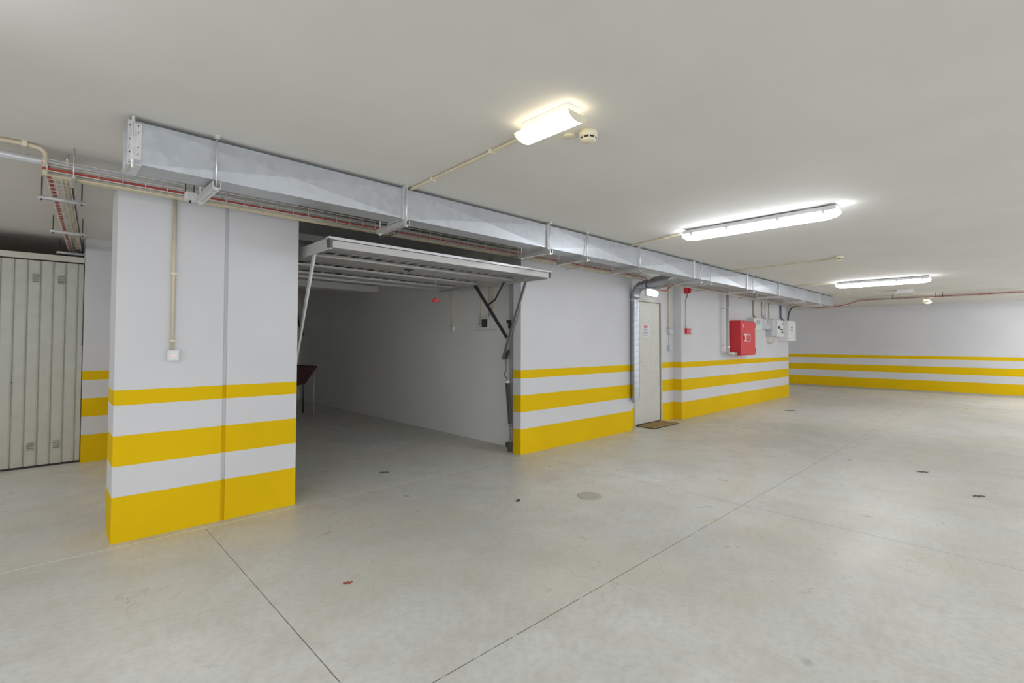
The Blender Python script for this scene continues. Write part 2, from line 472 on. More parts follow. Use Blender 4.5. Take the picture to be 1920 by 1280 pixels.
for x, l in ((8.6, 'tray bracket between siren and hose cabinet'), (10.6, 'tray bracket above the hose cabinet'), (12.6, 'tray bracket above the white deep electrical cabinet')):
    tray_bracket(x, 2.30, l)
# pale junction plate hanging from the tray over the pillar
j = thing('junction_box', (.71, 3.87, 2.26), 'clear pale junction box hung under the tray at the top of the pillar', 'junction box')
MB().box(.668, .735, 3.83, 3.90, 2.272, 2.325, .006).build('body', 'white_plastic', j)
k = MB().tube([(.672, 3.86, 2.32), (.672, 3.86, H)], .004, 8); k.tube([(.720, 3.86, 2.32), (.720, 3.86, H)], .004, 8); k.build('rod', 'steel_dark', j)
MB().tube([(.700, 3.86, 2.255), (.700, 3.86, 2.28)], .006, 8).build('gland', 'cable_black', j)

def cable(name, pts, r, mat, label, cat, rad=.05, group=None, seg=10):
    mb = MB().tube(fillet(pts, rad) if rad else pts, r, seg)
    return tag(mb.build(name, mat), label, cat, group)
# red fire-alarm cable and cream conduits along the tray; both dip under the spiral pipe's stub
dip = [(6.30, 2.315), (6.50, 2.296), (6.65, 2.240), (6.87, 2.15), (7.13, 2.155), (7.26, 2.25), (7.42, 2.305)]
cable('red_cable', [(-.02, 3.887, 2.320)] + [(x, 3.887+.003*math.sin(x*5), 2.319+.002*math.sin(x*3.1)) for x in (.5, 1.2, 2, 3, 4, 5, 5.5)] +
      [(x, 3.885, z) for x, z in dip] + [(8.5, 3.9, 2.31), (10, 3.9, 2.31), (13.9, 3.9, 2.31)], .0068, 'cable_red', 'red fire alarm cable running the length of the tray above the garage', 'cable', .08)
cable('cable_conduit', [(.0, 3.945, 2.300), (2, 3.945, 2.300), (5.7, 3.945, 2.300)] + [(x, 3.90, z-.022) for x, z in dip[1:]] + [(9.5, 3.93, 2.288), (13.9, 3.93, 2.288)], .0095, 'conduit_pvc',
      'cream conduit under the wall tray beside the red cable', 'conduit', .08)
cable('cable_conduit', [(.02, 3.990, 2.300), (3, 3.990, 2.300), (6.2, 3.990, 2.30)], .007, 'conduit_pvc', 'thinner cream conduit nearest the wall under the tray', 'conduit', .05)
b = MB()
for q in range(3): b.tube([(x, 3.915+.014*q, 2.318+.002*math.sin(x*2.3+q*2)) for x in [i*.4 for i in range(0, 15)]], .005, 6)
tag(b.build('cable_bundle', 'conduit_grey'), 'thin grey cables lying in the wall tray behind the red cable', 'cables', None, 'stuff')
# cream conduit on the ceiling at the far left that drops into the tray
c = thing('ceiling_conduit', (-.2, 3.93, 2.3), 'cream conduit along the ceiling bending down into the tray by the alley', 'conduit')
MB().tube(fillet([(X0+.02, 3.975, 2.447), (-1.0, 3.965, 2.447), (-.08, 3.915, 2.445), (-.006, 3.905, 2.43), (-.006, 3.905, 2.285)], .06), .0115, 10).build('tube', 'conduit_pvc', c)
MB().box(-.107, -.082, 3.895, 3.935, 2.428, H, .003).build('clip', 'ivory_plastic', c)

# tray that leaves at right angles into the alley on the left
AX0, AX1, AZ = -.012, .098, 2.345
sk = lambda y: .061*(y-4.05)          # the alley runs slightly off square
t = thing('cable_tray', (.09, 5.5, AZ), 'wire cable tray running back into the alley over the closed garage door', 'cable tray', 'wire cable trays')
L = MB()
for xx, zz in ((AX0, AZ+.045), (AX0, AZ), (AX0+.04, AZ), (AX1-.04, AZ), (AX1, AZ), (AX1, AZ+.045)): L.tube([(xx+sk(3.98), 3.98, zz), (xx+sk(10.5), 10.5, zz)], .0030, 6)
y = 4.02
while y < 10.5:
    q = sk(y); L.tube([(AX0+q, y, AZ+.045), (AX0+q, y, AZ), (AX1+q, y, AZ), (AX1+q, y, AZ+.045)], .0030, 6); y += .105
L.build('wire_basket', 'wire', t)
cable('red_cable', [(-.012, 3.93, 2.36), (.002, 4.02, 2.36), (.002+sk(4.4), 4.4, 2.358), (.002+sk(10.4), 10.4, 2.358)], .011, 'cable_red', 'red cable in the tray that runs back into the alley', 'cable', .06)
cable('cable_conduit', [(.076, 4.02, 2.345), (.078+sk(4.3), 4.3, 2.366), (.078+sk(10.4), 10.4, 2.368)], .017, 'conduit_pvc', 'fat cream conduit in the alley tray', 'conduit', .05)
cable('black_cable', [(.105, 4.02, 2.35), (.103+sk(4.5), 4.5, 2.36), (.103+sk(10.4), 10.4, 2.36)], .006, 'cable_black', 'thin black cable beside the cream conduit in the alley tray', 'cable', 0)
tz = 2.305
def trapeze(y, x0, x1, label):
    g = thing('trapeze_hanger', ((x0+x1)/2, y, tz), label, 'hanger', 'trapeze hangers in the alley')
    ch = MB(); ch.box(x0, x1, y-.02, y+.02, tz+.016, tz+.020); ch.box(x0, x1, y-.020, y-.016, tz-.002, tz+.018); ch.box(x0, x1, y+.016, y+.02, tz-.002, tz+.018)
    ch.tube([(x0, y-.02, tz+.010), (x1, y-.02, tz+.010)], .004, 6)
    ch.build('channel', 'galv', g)
    for xx in (x0+.022, x1-.02):
        r_ = MB(); r_.tube([(xx, y, tz-.012), (xx, y, H)], .004, 8); r_.box(xx-.007, xx+.007, y-.007, y+.007, tz-.006, tz+.004); r_.build('rod', 'steel_dark', g)
trapeze(4.66, -.045, .205, 'trapeze hanger under the alley tray, nearest of the three')
trapeze(6.02, .028, .270, 'trapeze hanger under the alley tray, middle of the three')
trapeze(7.40, .095, .345, 'trapeze hanger under the alley tray, over the closed door frame')

# ------------------------------------------------------------------ spiral pipe beside the service door
sp = thing('spiral_pipe', (6.49, 4.05, .40), 'shiny spiral steel air pipe dropping from an elbow beside the service door', 'pipe')
mb = MB(); cx, cyy, r0 = 6.475, 4.055, .062
mb.tube([(cx, cyy, .52), (cx, cyy, 2.00)], r0, 24, cap=False)
# slanted lower mouth
bm = mb.bm
low = [v for v in bm.verts if abs(v.co.z-.52) < 1e-4]
for v in low: v.co.z = .43 + (v.co.x-cx + r0)*.75
# lock seam winding round the pipe
pts = []
turns = 15
for k in range(turns*20+1):
    a = 2*math.pi*k/20; z = .58 + 1.40*k/(turns*20)
    pts.append((cx+(r0+.0005)*math.cos(a), cyy+(r0+.0005)*math.sin(a), z))
mb.tube(pts, .0026, 6)
mb.build('pipe', 'spiral_steel', sp)
el = MB()
pth = [(cx, cyy, 1.985), (cx, cyy, 2.03)]
rr = .17
for k in range(1, 5):
    a = math.pi/2*k/4
    pth.append((cx, cyy - rr*(1-math.cos(a)), 2.03 + rr*math.sin(a)))
pth += [(cx-.02, 3.80, 2.20)]
el.tube(pth, r0+.004, 20)
for p_, q_ in zip(pth[1:-1], pth[2:]):          # raised gore seams
    d_ = (Vector(q_)-Vector(p_)).normalized()*.006
    el.tube([Vector(p_)-d_, Vector(p_)+d_], r0+.007, 20)
el.build('elbow', 'spiral_steel', sp)
rg = MB(); rg.tube([(cx, cyy, 1.975), (cx, cyy, 2.0)], r0+.008, 24); rg.build('collar', 'galv', sp)
st = MB(); st.tube([(cx-.018, 3.83, 2.20), (cx-.02, 3.78, 2.20), (cx-.03, 3.70, 2.205), (cx-.05, 3.50, 2.225), (cx-.06, 3.285, 2.30)], [r0+.006, r0+.008, .092, .092, .075], 20)
st.build('reducer', 'spiral_steel', sp)

# ------------------------------------------------------------------ ceiling lamps
def tube_lamp(y0, y1, x, label):
    """twin-tube waterproof luminaire along Y"""
    t = thing('tube_lamp', (x, (y0+y1)/2, 2.36), label, 'lamp', 'fluorescent lamps on the ceiling')
    h = MB()
    sec = [(x-.050, H-.012), (x-.066, H-.052), (x+.066, H-.052), (x+.050, H-.012)]
    h.prism(sec, 'y', y0+.012, y1-.012); h.box(x-.03, x+.03, y0+.2, y0+.26, H-.013, H); h.box(x-.03, x+.03, y1-.26, y1-.2, H-.013, H)
    h.build('housing', 'white_plastic', t)
    d = MB(); rows = []
    n = 14
    for yy, q in ((y0, .50), (y0+.03, .82), (y0+.09, 1), (y1-.09, 1), (y1-.03, .82), (y1, .50)):
        rows.append([(x-math.cos(math.pi*k/n)*.068*(.75+.25*q), yy, H-.052-math.sin(math.pi*k/n)*.062*q) for k in range(n+1)])
    d.sheet(rows); dd = d.build('diffuser', 'tube_glow', t)
    for f in dd.data.polygons: f.use_smooth = True
    for yy in (y0+.1, (y0*2+y1)/3, (y0+2*y1)/3, y1-.1):
        for sg in (-1, 1):
            c = MB(); c.bar((x+sg*.060, yy, H-.030), (x+sg*.0715, yy, H-.072), .024, .004, (1, 0, 0)); c.build('clip', 'galv', t)
    return t
l1 = tube_lamp(1.01, 2.34, 4.655, 'lit tube lamp on the ceiling above the striped wall, the nearer of the two')
def at(l, x, y, label): return dup(l, (x, y, l.location.z), label)
at(l1, 10.55, 1.69, 'lit tube lamp on the ceiling farther back, near the far wall')
for x, y in ((-.45, 1.67), (-.45, -2.6), (4.655, -2.6), (10.55, -2.6)):  # out-of-view lamps, added to light the hall more evenly
    at(l1, x, y, 'added tube lamp for fill light, out of view around the viewpoint')
at(l1, -1.7, 5.75, 'lit tube lamp in the alley before the closed ribbed garage door')
at(l1, 13.2, -1.6, 'added unseen tube lamp beside the open side of the hall, before the last pillar')  # first of the unseen lamps added to brighten the far wall
at(l1, 16.7, -1.45, 'added unseen tube lamp brightening the far wall, closest to it')
at(l1, 15.1, -1.35, 'added unseen tube lamp brightening the far wall, third from it')
at(l1, 15.9, 6.6, 'added hidden tube lamp in the passage behind the end of the long striped wall')  # hidden behind the wall end, added to lift far wall and passage
at(l1, 15.9, -1.25, 'added unseen tube lamp brightening the far wall, beside the open side of the hall')

def bulkhead(cx, cy, z, ang, label, glow, group='small bulkhead lamps', length=.36, dn=True):
    """small oval-section bulkhead lamp lying along local Y, lens downward"""
    t = thing('bulkhead_lamp', (cx, cy, z), label, 'lamp', group)
    b_ = MB(); b_.box(cx-.045, cx+.045, cy-length*.44, cy+length*.44, z-.052, z, .004); b_.build('base', 'white_plastic', t)
    d = MB(); rows = []
    n = 12
    for yy in (-length/2, -length/2+.004, length/2-.004, length/2):
        s = 1 if abs(yy) < length/2-.002 else .96
        loop = []
        for k in range(n+1):
            a = math.pi*k/n
            loop.append((cx-math.cos(a)*.068*s, cy+yy, z-.052-math.sin(a)*.036*s))
        rows.append(loop)
    d.sheet(rows); d.build('lens', glow, t)
    for yy in (-length/2-.004, length/2):
        rm = MB()
        pts = [(cx-math.cos(math.pi*k/n)*.071, z-.051-math.sin(math.pi*k/n)*.039) for k in range(n+1)]
        rm.prism(pts, 'y', cy+yy, cy+yy+.004)
        rm.build('rim', 'ivory_plastic', t)
    t.rotation_euler = (0, 0, ang)
    return t
bulkhead(1.815, 1.625, H, 0, 'small warm lit bulkhead lamp on the ceiling in front of the duct', 'bulb_glow')
bulkhead(12.85, 1.66, H, 0, 'small unlit white bulkhead lamp on the ceiling beyond the second tube lamp', 'white_plastic', length=.30)
bulkhead(14.25, 1.46, 2.335, R(90), 'small lit bulkhead lamp under the far ceiling tray', 'bulb_glow')
# emergency lamp over the service door (wall mounted)
e = thing('emergency_lamp', (7.31, NV, 2.11), 'glowing emergency lamp on the wall over the service door', 'lamp')
MB().box(7.13, 7.46, NV-.03, NV, 2.108, 2.228, .004).build('base', 'white_plastic', e)
d = MB(); n = 10
loop = lambda xx, s: [(xx, NV-.03-math.sin(math.pi*k/n)*.038*s, 2.168-math.cos(math.pi*k/n)*.054*s) for k in range(n+1)]
d.sheet([loop(7.14, .9), loop(7.15, 1), loop(7.44, 1), loop(7.45, .9)]); d.build('lens', 'exit_glow', e)

def detector(cx, cy, label, r=.05):
    t = thing('smoke_detector', (cx, cy, H-.058), label, 'smoke detector', 'smoke detectors on the ceiling')
    MB().lathe([(r*.98, H), (r, H-.012), (r, H-.03), (r*.92, H-.036)], cx, cy).build('base', 'ivory_plastic', t)
    MB().lathe([(r*.80, H-.036), (r*.80, H-.046)], cx, cy, 20).build('gap', 'black', t)
    hd = MB(); hd.lathe([(r*.86, H-.045), (r*.80, H-.052), (r*.55, H-.060), (.004, H-.062)], cx, cy)
    for k in range(8):
        a = 2*math.pi*k/8; hd.tube([(cx+r*.83*math.cos(a), cy+r*.83*math.sin(a), H-.034), (cx+r*.83*math.cos(a), cy+r*.83*math.sin(a), H-.047)], .004, 6)
    hd.build('head', 'ivory_plastic', t)
detector(2.10, 1.60, 'round cream smoke detector beside the warm bulkhead lamp')
detector(7.42, 1.63, 'round smoke detector on the ceiling between the two tube lamps', .055)
tag(MB().lathe([(.035, H), (.036, H-.010), (.026, H-.016), (.004, H-.017)], 2.06, 1.70).build('ceiling_rose', 'ivory_plastic'), 'flat round cream cover plate half hidden behind the warm bulkhead lamp', 'cover plate')

def ceiling_conduit(pts, r, label, clips):
    c = thing('ceiling_conduit', pts[0], label, 'conduit', 'conduits crossing the ceiling')
    MB().tube(fillet(pts, .05), r, 10).build('tube', 'conduit_pvc', c)
    for x, y in clips: MB().box(x-.018, x+.018, y-.011, y+.011, H-2*r-.004, H, .002).build('clip', 'ivory_plastic', c)
zz = H-.0125
ceiling_conduit([(1.935, 3.62, zz), (1.93, 3.0, zz), (1.885, 2.0, zz), (1.86, 1.80, zz-.01)], .0105, 'cream conduit on the ceiling from duct to warm bulkhead lamp', ((1.925, 2.80), (1.893, 2.15)))
ceiling_conduit([(4.90, 3.62, zz), (4.86, 3.0, zz), (4.70, 2.34, zz)], .009, 'cream conduit on the ceiling from duct to the nearer tube lamp', ((4.85, 2.9), (4.77, 2.6)))
ceiling_conduit([(7.72, 3.62, zz), (7.68, 3.1, zz), (7.58, 1.85, zz), (7.46, 1.68, zz)], .008, 'thin cream conduit on the ceiling from duct to the far smoke detector', ((7.66, 2.8), (7.60, 2.1)))
ceiling_conduit([(10.5, 3.62, zz), (10.5, 3.0, zz), (10.55, 2.34, zz)], .008, 'thin cream conduit on the ceiling from duct to the farther tube lamp', ((10.5, 2.8),))
ceiling_conduit([(12.9, 3.62, zz), (12.95, 3.0, zz), (12.9, 1.80, zz)], .008, 'thin cream conduit on the ceiling to the unlit bulkhead lamp', ((12.95, 2.6), (12.92, 2.1)))

# tray that crosses the ceiling at the far end
t = thing('cable_tray', (14.2, 0, 2.36), 'wire cable tray crossing under the far ceiling beyond the duct', 'cable tray', 'wire cable trays')
L = MB(); fx0, fx1, fz = 14.13, 14.27, 2.365
for xx, z in ((fx0, fz+.05), (fx0, fz+.025), (fx0, fz), (14.2, fz), (fx1, fz), (fx1, fz+.05)): L.tube([(xx, 2.75, z), (xx, Y0+.05, z)], .004, 6)
y = 2.75
while y > Y0+.1:
    L.tube([(fx0, y, fz+.05), (fx0, y, fz), (fx1, y, fz), (fx1, y, fz+.05)], .0035, 6); y -= .15
L.build('wire_basket', 'wire', t)
for y in (2.05, 1.30, 1.18, -1.2):
    MB().tube([(14.12, y, fz-.01), (14.12, y, H)], .005, 6).build('rod', 'steel_dark', t)
cable('cable_conduit', [(13.9, 3.92, 2.28), (14.15, 3.6, 2.24), (14.18, 3.0, 2.26), (14.18, 2.72, 2.375), (14.18, 1.0, 2.38), (14.18, Y0+.05, 2.38)], .022, 'conduit_grey', 'grey conduit that curves past the duct end into the far ceiling tray', 'conduit', .15)
cable('red_cable', [(13.9, 3.89, 2.30), (14.10, 3.6, 2.245), (14.14, 3.0, 2.265), (14.14, 2.72, 2.37), (14.14, 1.0, 2.375), (14.14, Y0+.05, 2.375)], .008, 'cable_red', 'red cable that curves past the duct end into the far ceiling tray', 'cable', .15)

# ------------------------------------------------------------------ open tilting garage door
g = thing('garage_door', (2.83, 4.3, 0), 'open galvanised tilting garage door held level above the dark garage doorway', 'garage door')
GU0, GU1, GV0, GV1, GZ = 1.585, 4.045, 3.63, 5.70, 2.105
# ribbed leaf
mb = MB(); xs = []
nrib = 20; stp = (GU1-GU0-.08)/nrib
prof = []
for k in range(nrib):
    a = GU0+.04+k*stp
    prof += [(a, GZ), (a+stp*.78, GZ), (a+stp*.83, GZ-.016), (a+stp*.95, GZ-.016)]
prof.append((GU1-.04, GZ))
poly = prof + [(q[0], q[1]+.004) for q in prof[::-1]]
mb.prism(poly, 'y', GV0+.02, GV1-.02); mb.build('door_leaf', 'door_galv', g)
fr = MB(); fr.box(GU0, GU1, GV0, GV0+.012, GZ-.058, GZ-.004); fr.box(GU0+.01, GU1, GV0+.012, GV0+.05, GZ-.058, GZ-.054)
fr.build('front_frame', 'door_galv', g)
lip = MB(); lip.box(GU0-.035, GU1+.035, GV0-.014, GV0+.05, GZ+.006, GZ+.022, .002); lip.box(GU0-.02, GU1+.02, GV0-.010, GV0-.002, GZ+.001, GZ+.006)
lip.build('weather_lip', 'galv', g)
ec = MB(); ec.prism([(GV0-.012, GZ+.004), (GV0+.055, GZ+.004), (GV0+.04, GZ-.058), (GV0-.004, GZ-.058)], 'x', GU0-.028, GU0-.004); ec.build('end_cap', 'steel_dark', g)
ec = MB(); ec.prism([(GV0-.012, GZ+.004), (GV0+.055, GZ+.004), (GV0+.04, GZ-.058), (GV0-.004, GZ-.058)], 'x', GU1+.004, GU1+.028); ec.build('end_cap', 'steel_dark', g)
for x0, x1 in ((GU0, GU0+.05), (GU1-.05, GU1)):
    sr = MB(); sr.box(x0, x1, GV0+.05, GV1, GZ-.034, GZ+.002); sr.box(x0-.012 if x0 < 2 else x1, x0 if x0 < 2 else x1+.012, GV0+.02, GV1, GZ-.07, GZ+.022); sr.build('side_rail', 'door_galv', g)
def crossbar(v0, v1, drop, x0=GU0+.02, x1=GU1-.02, rnd=False):
    c = MB(); c.prism([(v0, GZ-.017), (v0, GZ-drop), (v0+.012, GZ-drop-.006), (v1-.012, GZ-drop-.006), (v1, GZ-drop), (v1, GZ-.017)], 'x', x0, x1)
    return c.build('cross_bar', 'door_galv', g)
b1 = crossbar(4.17, 4.46, .038, GU0+.02, GU1+.02)
crossbar(4.80, 5.03, .034); crossbar(5.34, 5.52, .034); crossbar(5.62, 5.71, .045)
tb = MB(); tb.tube([(GU0-.01, 4.165, GZ-.036), (GU1+.065, 4.165, GZ-.036)], .013, 12); tb.build('torsion_tube', 'door_galv', g)
lk = MB(); lk.box(2.62, 2.70, 4.26, 4.30, GZ-.052, GZ-.043); lk.lathe([(.012, GZ-.044), (.012, GZ-.066)], 2.66, 4.28, 12); lk.build('lock', 'black', g)
cd = MB(); cd.tube([(2.835, 4.06, GZ-.02), (2.838, 4.06, 2.05), (2.832, 4.06, 2.035), (2.835, 4.06, 1.76)], .0045, 8)
cd = cd.build('pull_cord', 'cord_green', g)
hd = MB(); hd.tube([(2.80, 4.06, 1.742), (2.87, 4.06, 1.742)], .011, 10); hd.tube([(2.835, 4.06, 1.742), (2.835, 4.06, 1.775)], [.016, .008], 10); hd = hd.build('handle', 'red_paint', cd); hd['label'] = 'red pull handle'
# right arm set
XA = 4.065
def uarm(a, b, wd=.026, mat='spring_steel', name='lift_arm'):
    c = MB(); a, b = Vector(a), Vector(b)
    c.bar(a, b, .004, wd, (0, 1, .01)); t_ = (b-a).normalized(); pr = Vector((1, 0, 0)); dn = t_.cross(pr).normalized()
    for s in (-1, 1):
        c.bar(a+dn*s*wd/2+Vector((-.006, 0, 0)), b+dn*s*wd/2+Vector((-.006, 0, 0)), .016, .004, dn)
    return c.build(name, mat, g)
uarm((XA, 3.985, 2.075), (XA, 4.395, 1.12), .030, 'arm_steel')
uarm((XA-.03, 4.90, 2.075), (XA-.03, 4.29, 1.39), .034, 'steel_dark')
lnk = MB(); lnk.bar((XA-.035, 4.63, 1.80), (XA-.035, 4.50, 1.86), .004, .026, (0, 0, 1)); lnk.bar((XA-.035, 4.51, 1.852), (XA-.035, 4.33, 2.075), .004, .026, (0, 0, 1)); lnk.build('brace_link', 'steel_dark', g)
ps = MB(); ps.box(4.108, 4.118, 4.275, 4.335, 0, 2.24); ps.box(4.108, 4.158, 4.268, 4.276, 0, 2.24); ps.box(4.118, 4.158, 4.335, 4.342, 0, 2.24); ps.box(4.085, 4.130, 4.268, 4.335, 0, .01)
ps.build('guide_post', 'galv', g)
pv = MB(); pv.box(4.075, 4.108, 4.29, 4.345, 1.565, 1.60); pv.box(4.08, 4.108, 4.285, 4.32, 1.50, 1.565); pv.build('pivot_bracket', 'black', g)
ub = MB(); ub.bar((XA-.01, 4.285, 1.235), (XA-.01, 4.335, 1.13), .02, .04, (0, 1, 0)); ub.build('spring_plate', 'steel_dark', g)
hk = [(XA, 4.345, 1.14), (XA, 4.335, 1.03), (XA, 4.335, .98), (XA, 4.365, .955), (XA, 4.365, .925), (XA, 4.325, .90), (XA, 4.315, .84)]
MB().tube(fillet(hk, .02), .006, 8).build('spring_hook', 'spring_steel', g)
spb = MB(); a = Vector((XA, 4.312, .84)); b_ = Vector((XA, 4.262, .36))
pts = []; nt_ = 46
dn = (b_-a).normalized(); s1 = Vector((1, 0, 0)); s2 = dn.cross(s1)
for k in range(nt_*8+1):
    an = 2*math.pi*k/8; q = k/(nt_*8)
    pts.append(a.lerp(b_, q) + (s1*math.cos(an) + s2*math.sin(an))*.024)
spb.tube(pts, .0052, 5); spb.tube([a + dn*-.03, a], [.016, .024], 12); spb.tube([b_, b_ + dn*.03], [.024, .016], 12)
spb.build('spring', 'spring_steel', g)
MB().tube([(XA, 4.315, .865), (XA, 4.312, .84)], .027, 14).build('spring_collar', 'white_plastic', g)
MB().tube(fillet([(XA, 4.259, .335), (XA, 4.255, .27), (XA, 4.252, .16)], .02), .006, 8).build('spring_hook', 'spring_steel', g)
ft = MB(); ft.box(4.05, 4.108, 4.262, 4.33, .07, .13, .004); ft.box(4.06, 4.108, 4.27, 4.30, .02, .07); ft.build('foot_bracket', 'steel_dark', g)
# left arm set (mostly behind the pillar)
XB = 1.60
uarm((XB, 3.985, 2.085), (XB, 4.395, 1.12), .034, 'galv')
uarm((XB+.03, 4.90, 2.075), (XB+.03, 4.29, 1.39), .034, 'steel_dark')
ps = MB(); ps.box(1.515, 1.525, 4.275, 4.335, 0, 2.24); ps.box(1.515, 1.555, 4.268, 4.276, 0, 2.24); ps.build('guide_post', 'galv', g)
tp = MB(); tp.box(XB-.02, XB+.035, 3.97, 4.01, 2.06, 2.10, .003); tp.build('pivot_bracket', 'galv', g)
tp = MB(); tp.box(XA-.035, XA+.02, 3.97, 4.01, 2.055, 2.095, .003); tp.build('pivot_bracket', 'galv', g)

# ------------------------------------------------------------------ closed ribbed door in the alley
c = thing('closed_garage_door', (-1.0, 7.2, 0), 'closed pale grey ribbed metal garage door in the alley behind the pillar', 'garage door')
CV = 7.20
prof = []; pitch_ = .0985; x = .318
x0 = -2.30
pts = []
pts.append((x, CV)); x = .276
while x > x0:
    pts += [(x+.006, CV), (x+.002, CV+.014), (x-.003, CV+.014), (x-.008, CV+.003), (x-.022, CV)]
    x -= pitch_
pts.append((x0, CV))
poly = pts + [(x0, CV+.03), (.318, CV+.03)]
MB().prism(poly, 'z', .022, 2.178).build('door_leaf', 'door_paint', c)
hd = MB(); hd.box(-2.36, .322, CV-.012, CV+.05, 2.192, 2.254, .002); hd.build('head_frame', 'frame_paint', c)
for vx, vz in ((-.06, 1.945), (.135, 1.945), (-.072, .178), (.128, .178)):
    v = MB()
    for k in range(5):
        zz = vz + .014 + k*.018
        v.prism([(CV-.0005, zz+.008), (CV-.009, zz+.001), (CV-.0075, zz-.001), (CV-.0005, zz+.004)], 'x', vx-.03, vx+.03)
    v = v.build('vent', 'door_paint', c)
    s_ = MB()
    for k in range(5):
        zz = vz + .012 + k*.018
        s_.box(vx-.026, vx+.026, CV-.003, CV-.0006, zz-.0035, zz)
    s_.build('vent_slot', 'black', v)
ho = MB(); ho.tube([(-.02-.2, CV-.001, .90), (-.02-.2, CV-.004, .90)], .006, 8); ho.build('lock_hole', 'black', c)
rd = MB(); rd.tube([(.322, CV-.012, 2.17), (.3215, CV-.012, 1.30)], .0035, 6); rd.box(.312, .325, CV-.018, CV-.006, 1.285, 1.305); rd.build('edge_seal', 'black', c)
dr = MB(); dr.box(-2.30, .318, CV+.004, CV+.028, .006, .022); dr.build('bottom_seal', 'rubber', c)

# ------------------------------------------------------------------ service door
s = thing('service_door', (7.23, NV, 0), 'pale flush service door in the niche beside the spiral pipe', 'door')
fr = MB(); fr.box(6.80, 6.838, NV-.008, NV+.1, 0, 2.045); fr.box(7.632, 7.665, NV-.008, NV+.1, 0, 2.045); fr.box(6.838, 7.632, NV-.008, NV+.1, 2.010, 2.045)
fr.build('door_frame', 'frame_paint', s)
MB().box(6.842, 7.6135, NV+.012, NV+.052, .022, 2.004, .003).build('door_leaf', 'leaf_paint', s)
MB().box(7.6145, 7.6315, NV+.010, NV+.05, .01, 2.008).build('hinge_gap', 'black', s)
hn = MB(); hn.tube([(6.90, NV+.012, 1.03), (6.90, NV-.04, 1.03)], .009, 10); hn.tube([(6.90, NV-.036, 1.03), (7.01, NV-.036, 1.03)], .009, 10); hn.box(6.88, 6.92, NV+.004, NV+.013, .93, 1.07, .002)
hn.build('handle', 'galv', s)
no = tag(MB().box(7.03, 7.285, NV+.0085, NV+.0118, 1.425, 1.640).build('paper_notice', 'paper', origin=(7.155, NV+.0118, 1.53)), 'white paper notice with a red heading stuck on the service door', 'notice')
no['_org'] = tuple(no.location)
MB().box(7.115, 7.215, NV+.0070, NV+.0086, 1.578, 1.628).build('heading_patch', 'sticker_red', no)
ln = MB(); 
for z, a, b_ in ((1.600, 7.13, 7.20), (1.612, 7.125, 7.205), (1.590, 7.14, 7.19)): ln.box(a, b_, NV+.0062, NV+.0071, z, z+.004)
ln.build('pale_lines', 'paper', no)
ln = MB()
for z, a, b_ in ((1.556, 7.07, 7.25), (1.548, 7.09, 7.20), (1.510, 7.06, 7.25), (1.502, 7.11, 7.20), (1.484, 7.05, 7.265), (1.464, 7.07, 7.24), (1.454, 7.10, 7.22)): ln.box(a, b_, NV+.0072, NV+.0086, z, z+.005)
ln.build('text_lines', 'ink', no)
mt = thing('door_mat', (7.24, 4.1, 0), 'brown coir door mat on the floor before the service door', 'door mat')
MB().box(6.86, 7.62, 3.965, 4.262, .004, .018, .004).build('pile', 'mat_coir', mt)
MB().box(6.845, 7.635, 3.95, 4.275, 0, .007).build('border', 'rubber', mt)

# ------------------------------------------------------------------ small fittings on the walls
def drop(x, y, z0, z1, r, label, mat='conduit_pvc', clips=(), grp='vertical conduits on the walls', name='wall_conduit'):
    """vertical conduit whose back touches the wall at y"""
    t = thing(name, (x, y-r, z0), label, 'conduit', grp)
    MB().tube([(x, y-r-.002, z0), (x, y-r-.002, z1)], r, 10).build('tube', mat, t)
    for z in clips: MB().box(x-r-.008, x+r+.008, y-2*r-.004, y, z-.007, z+.007, .002).build('clip', 'ivory_plastic', t)
    return t
# switch box on the pillar
drop(.656, D, 1.267, 2.36, .011, 'cream conduit running down the pillar to the switch box', clips=(1.80, 1.33))
q = thing('switch_box', (.660, D, 1.19), 'square pale switch box with a red window on the pillar', 'switch')
MB().box(.626, .694, D-.040, D, 1.190, 1.266, .004).build('body', 'white_plastic', q)
MB().box(.633, .687, D-.044, D-.040, 1.197, 1.259, .001).build('rocker', 'white_plastic', q)
MB().box(.653, .667, D-.0455, D-.044, 1.225, 1.230).build('red_window', 'led_red', q)['label'] = 'red window'

# right side of the niche
drop(7.897, NV, 1.588, 2.40, .010, 'cream conduit down to the grey box beside the service door', 'conduit_pvc', (1.63, 2.10))
drop(7.868, NV, 1.588, 2.40, .008, 'thinner cream conduit beside the service door frame', 'conduit_pvc', (1.65,))
def rbox(x0, x1, y, dep, z0, z1, name, label, cat, mat, group=None, bev=.008):
    t = thing(name, ((x0+x1)/2, y, z0), label, cat, group)
    MB().box(x0, x1, y-dep, y, z0, z1, bev).build('body', mat, t); return t
q = rbox(7.855, 7.995, NV, .05, 1.49, 1.588, 'junction_box', 'upper rounded grey box between service door and siren', 'junction box', 'box_grey', 'junction boxes')
MB().box(7.868, 7.982, NV-.053, NV-.050, 1.503, 1.575, .001).build('lid', 'box_grey', q)
drop(7.905, NV, 1.29, 1.49, .006, 'short thin conduit between the two boxes beside the service door', 'conduit_pale', (1.40,))
q = rbox(7.862, 7.985, NV, .045, 1.192, 1.29, 'wall_switch', 'lower rounded switch between service door and siren', 'switch', 'box_grey')
MB().box(7.878, 7.97, NV-.049, NV-.045, 1.205, 1.277, .001).build('rocker', 'box_grey', q)
MB().box(7.950, 7.957, NV-.0505, NV-.049, 1.245, 1.252).build('mark', 'black', q)

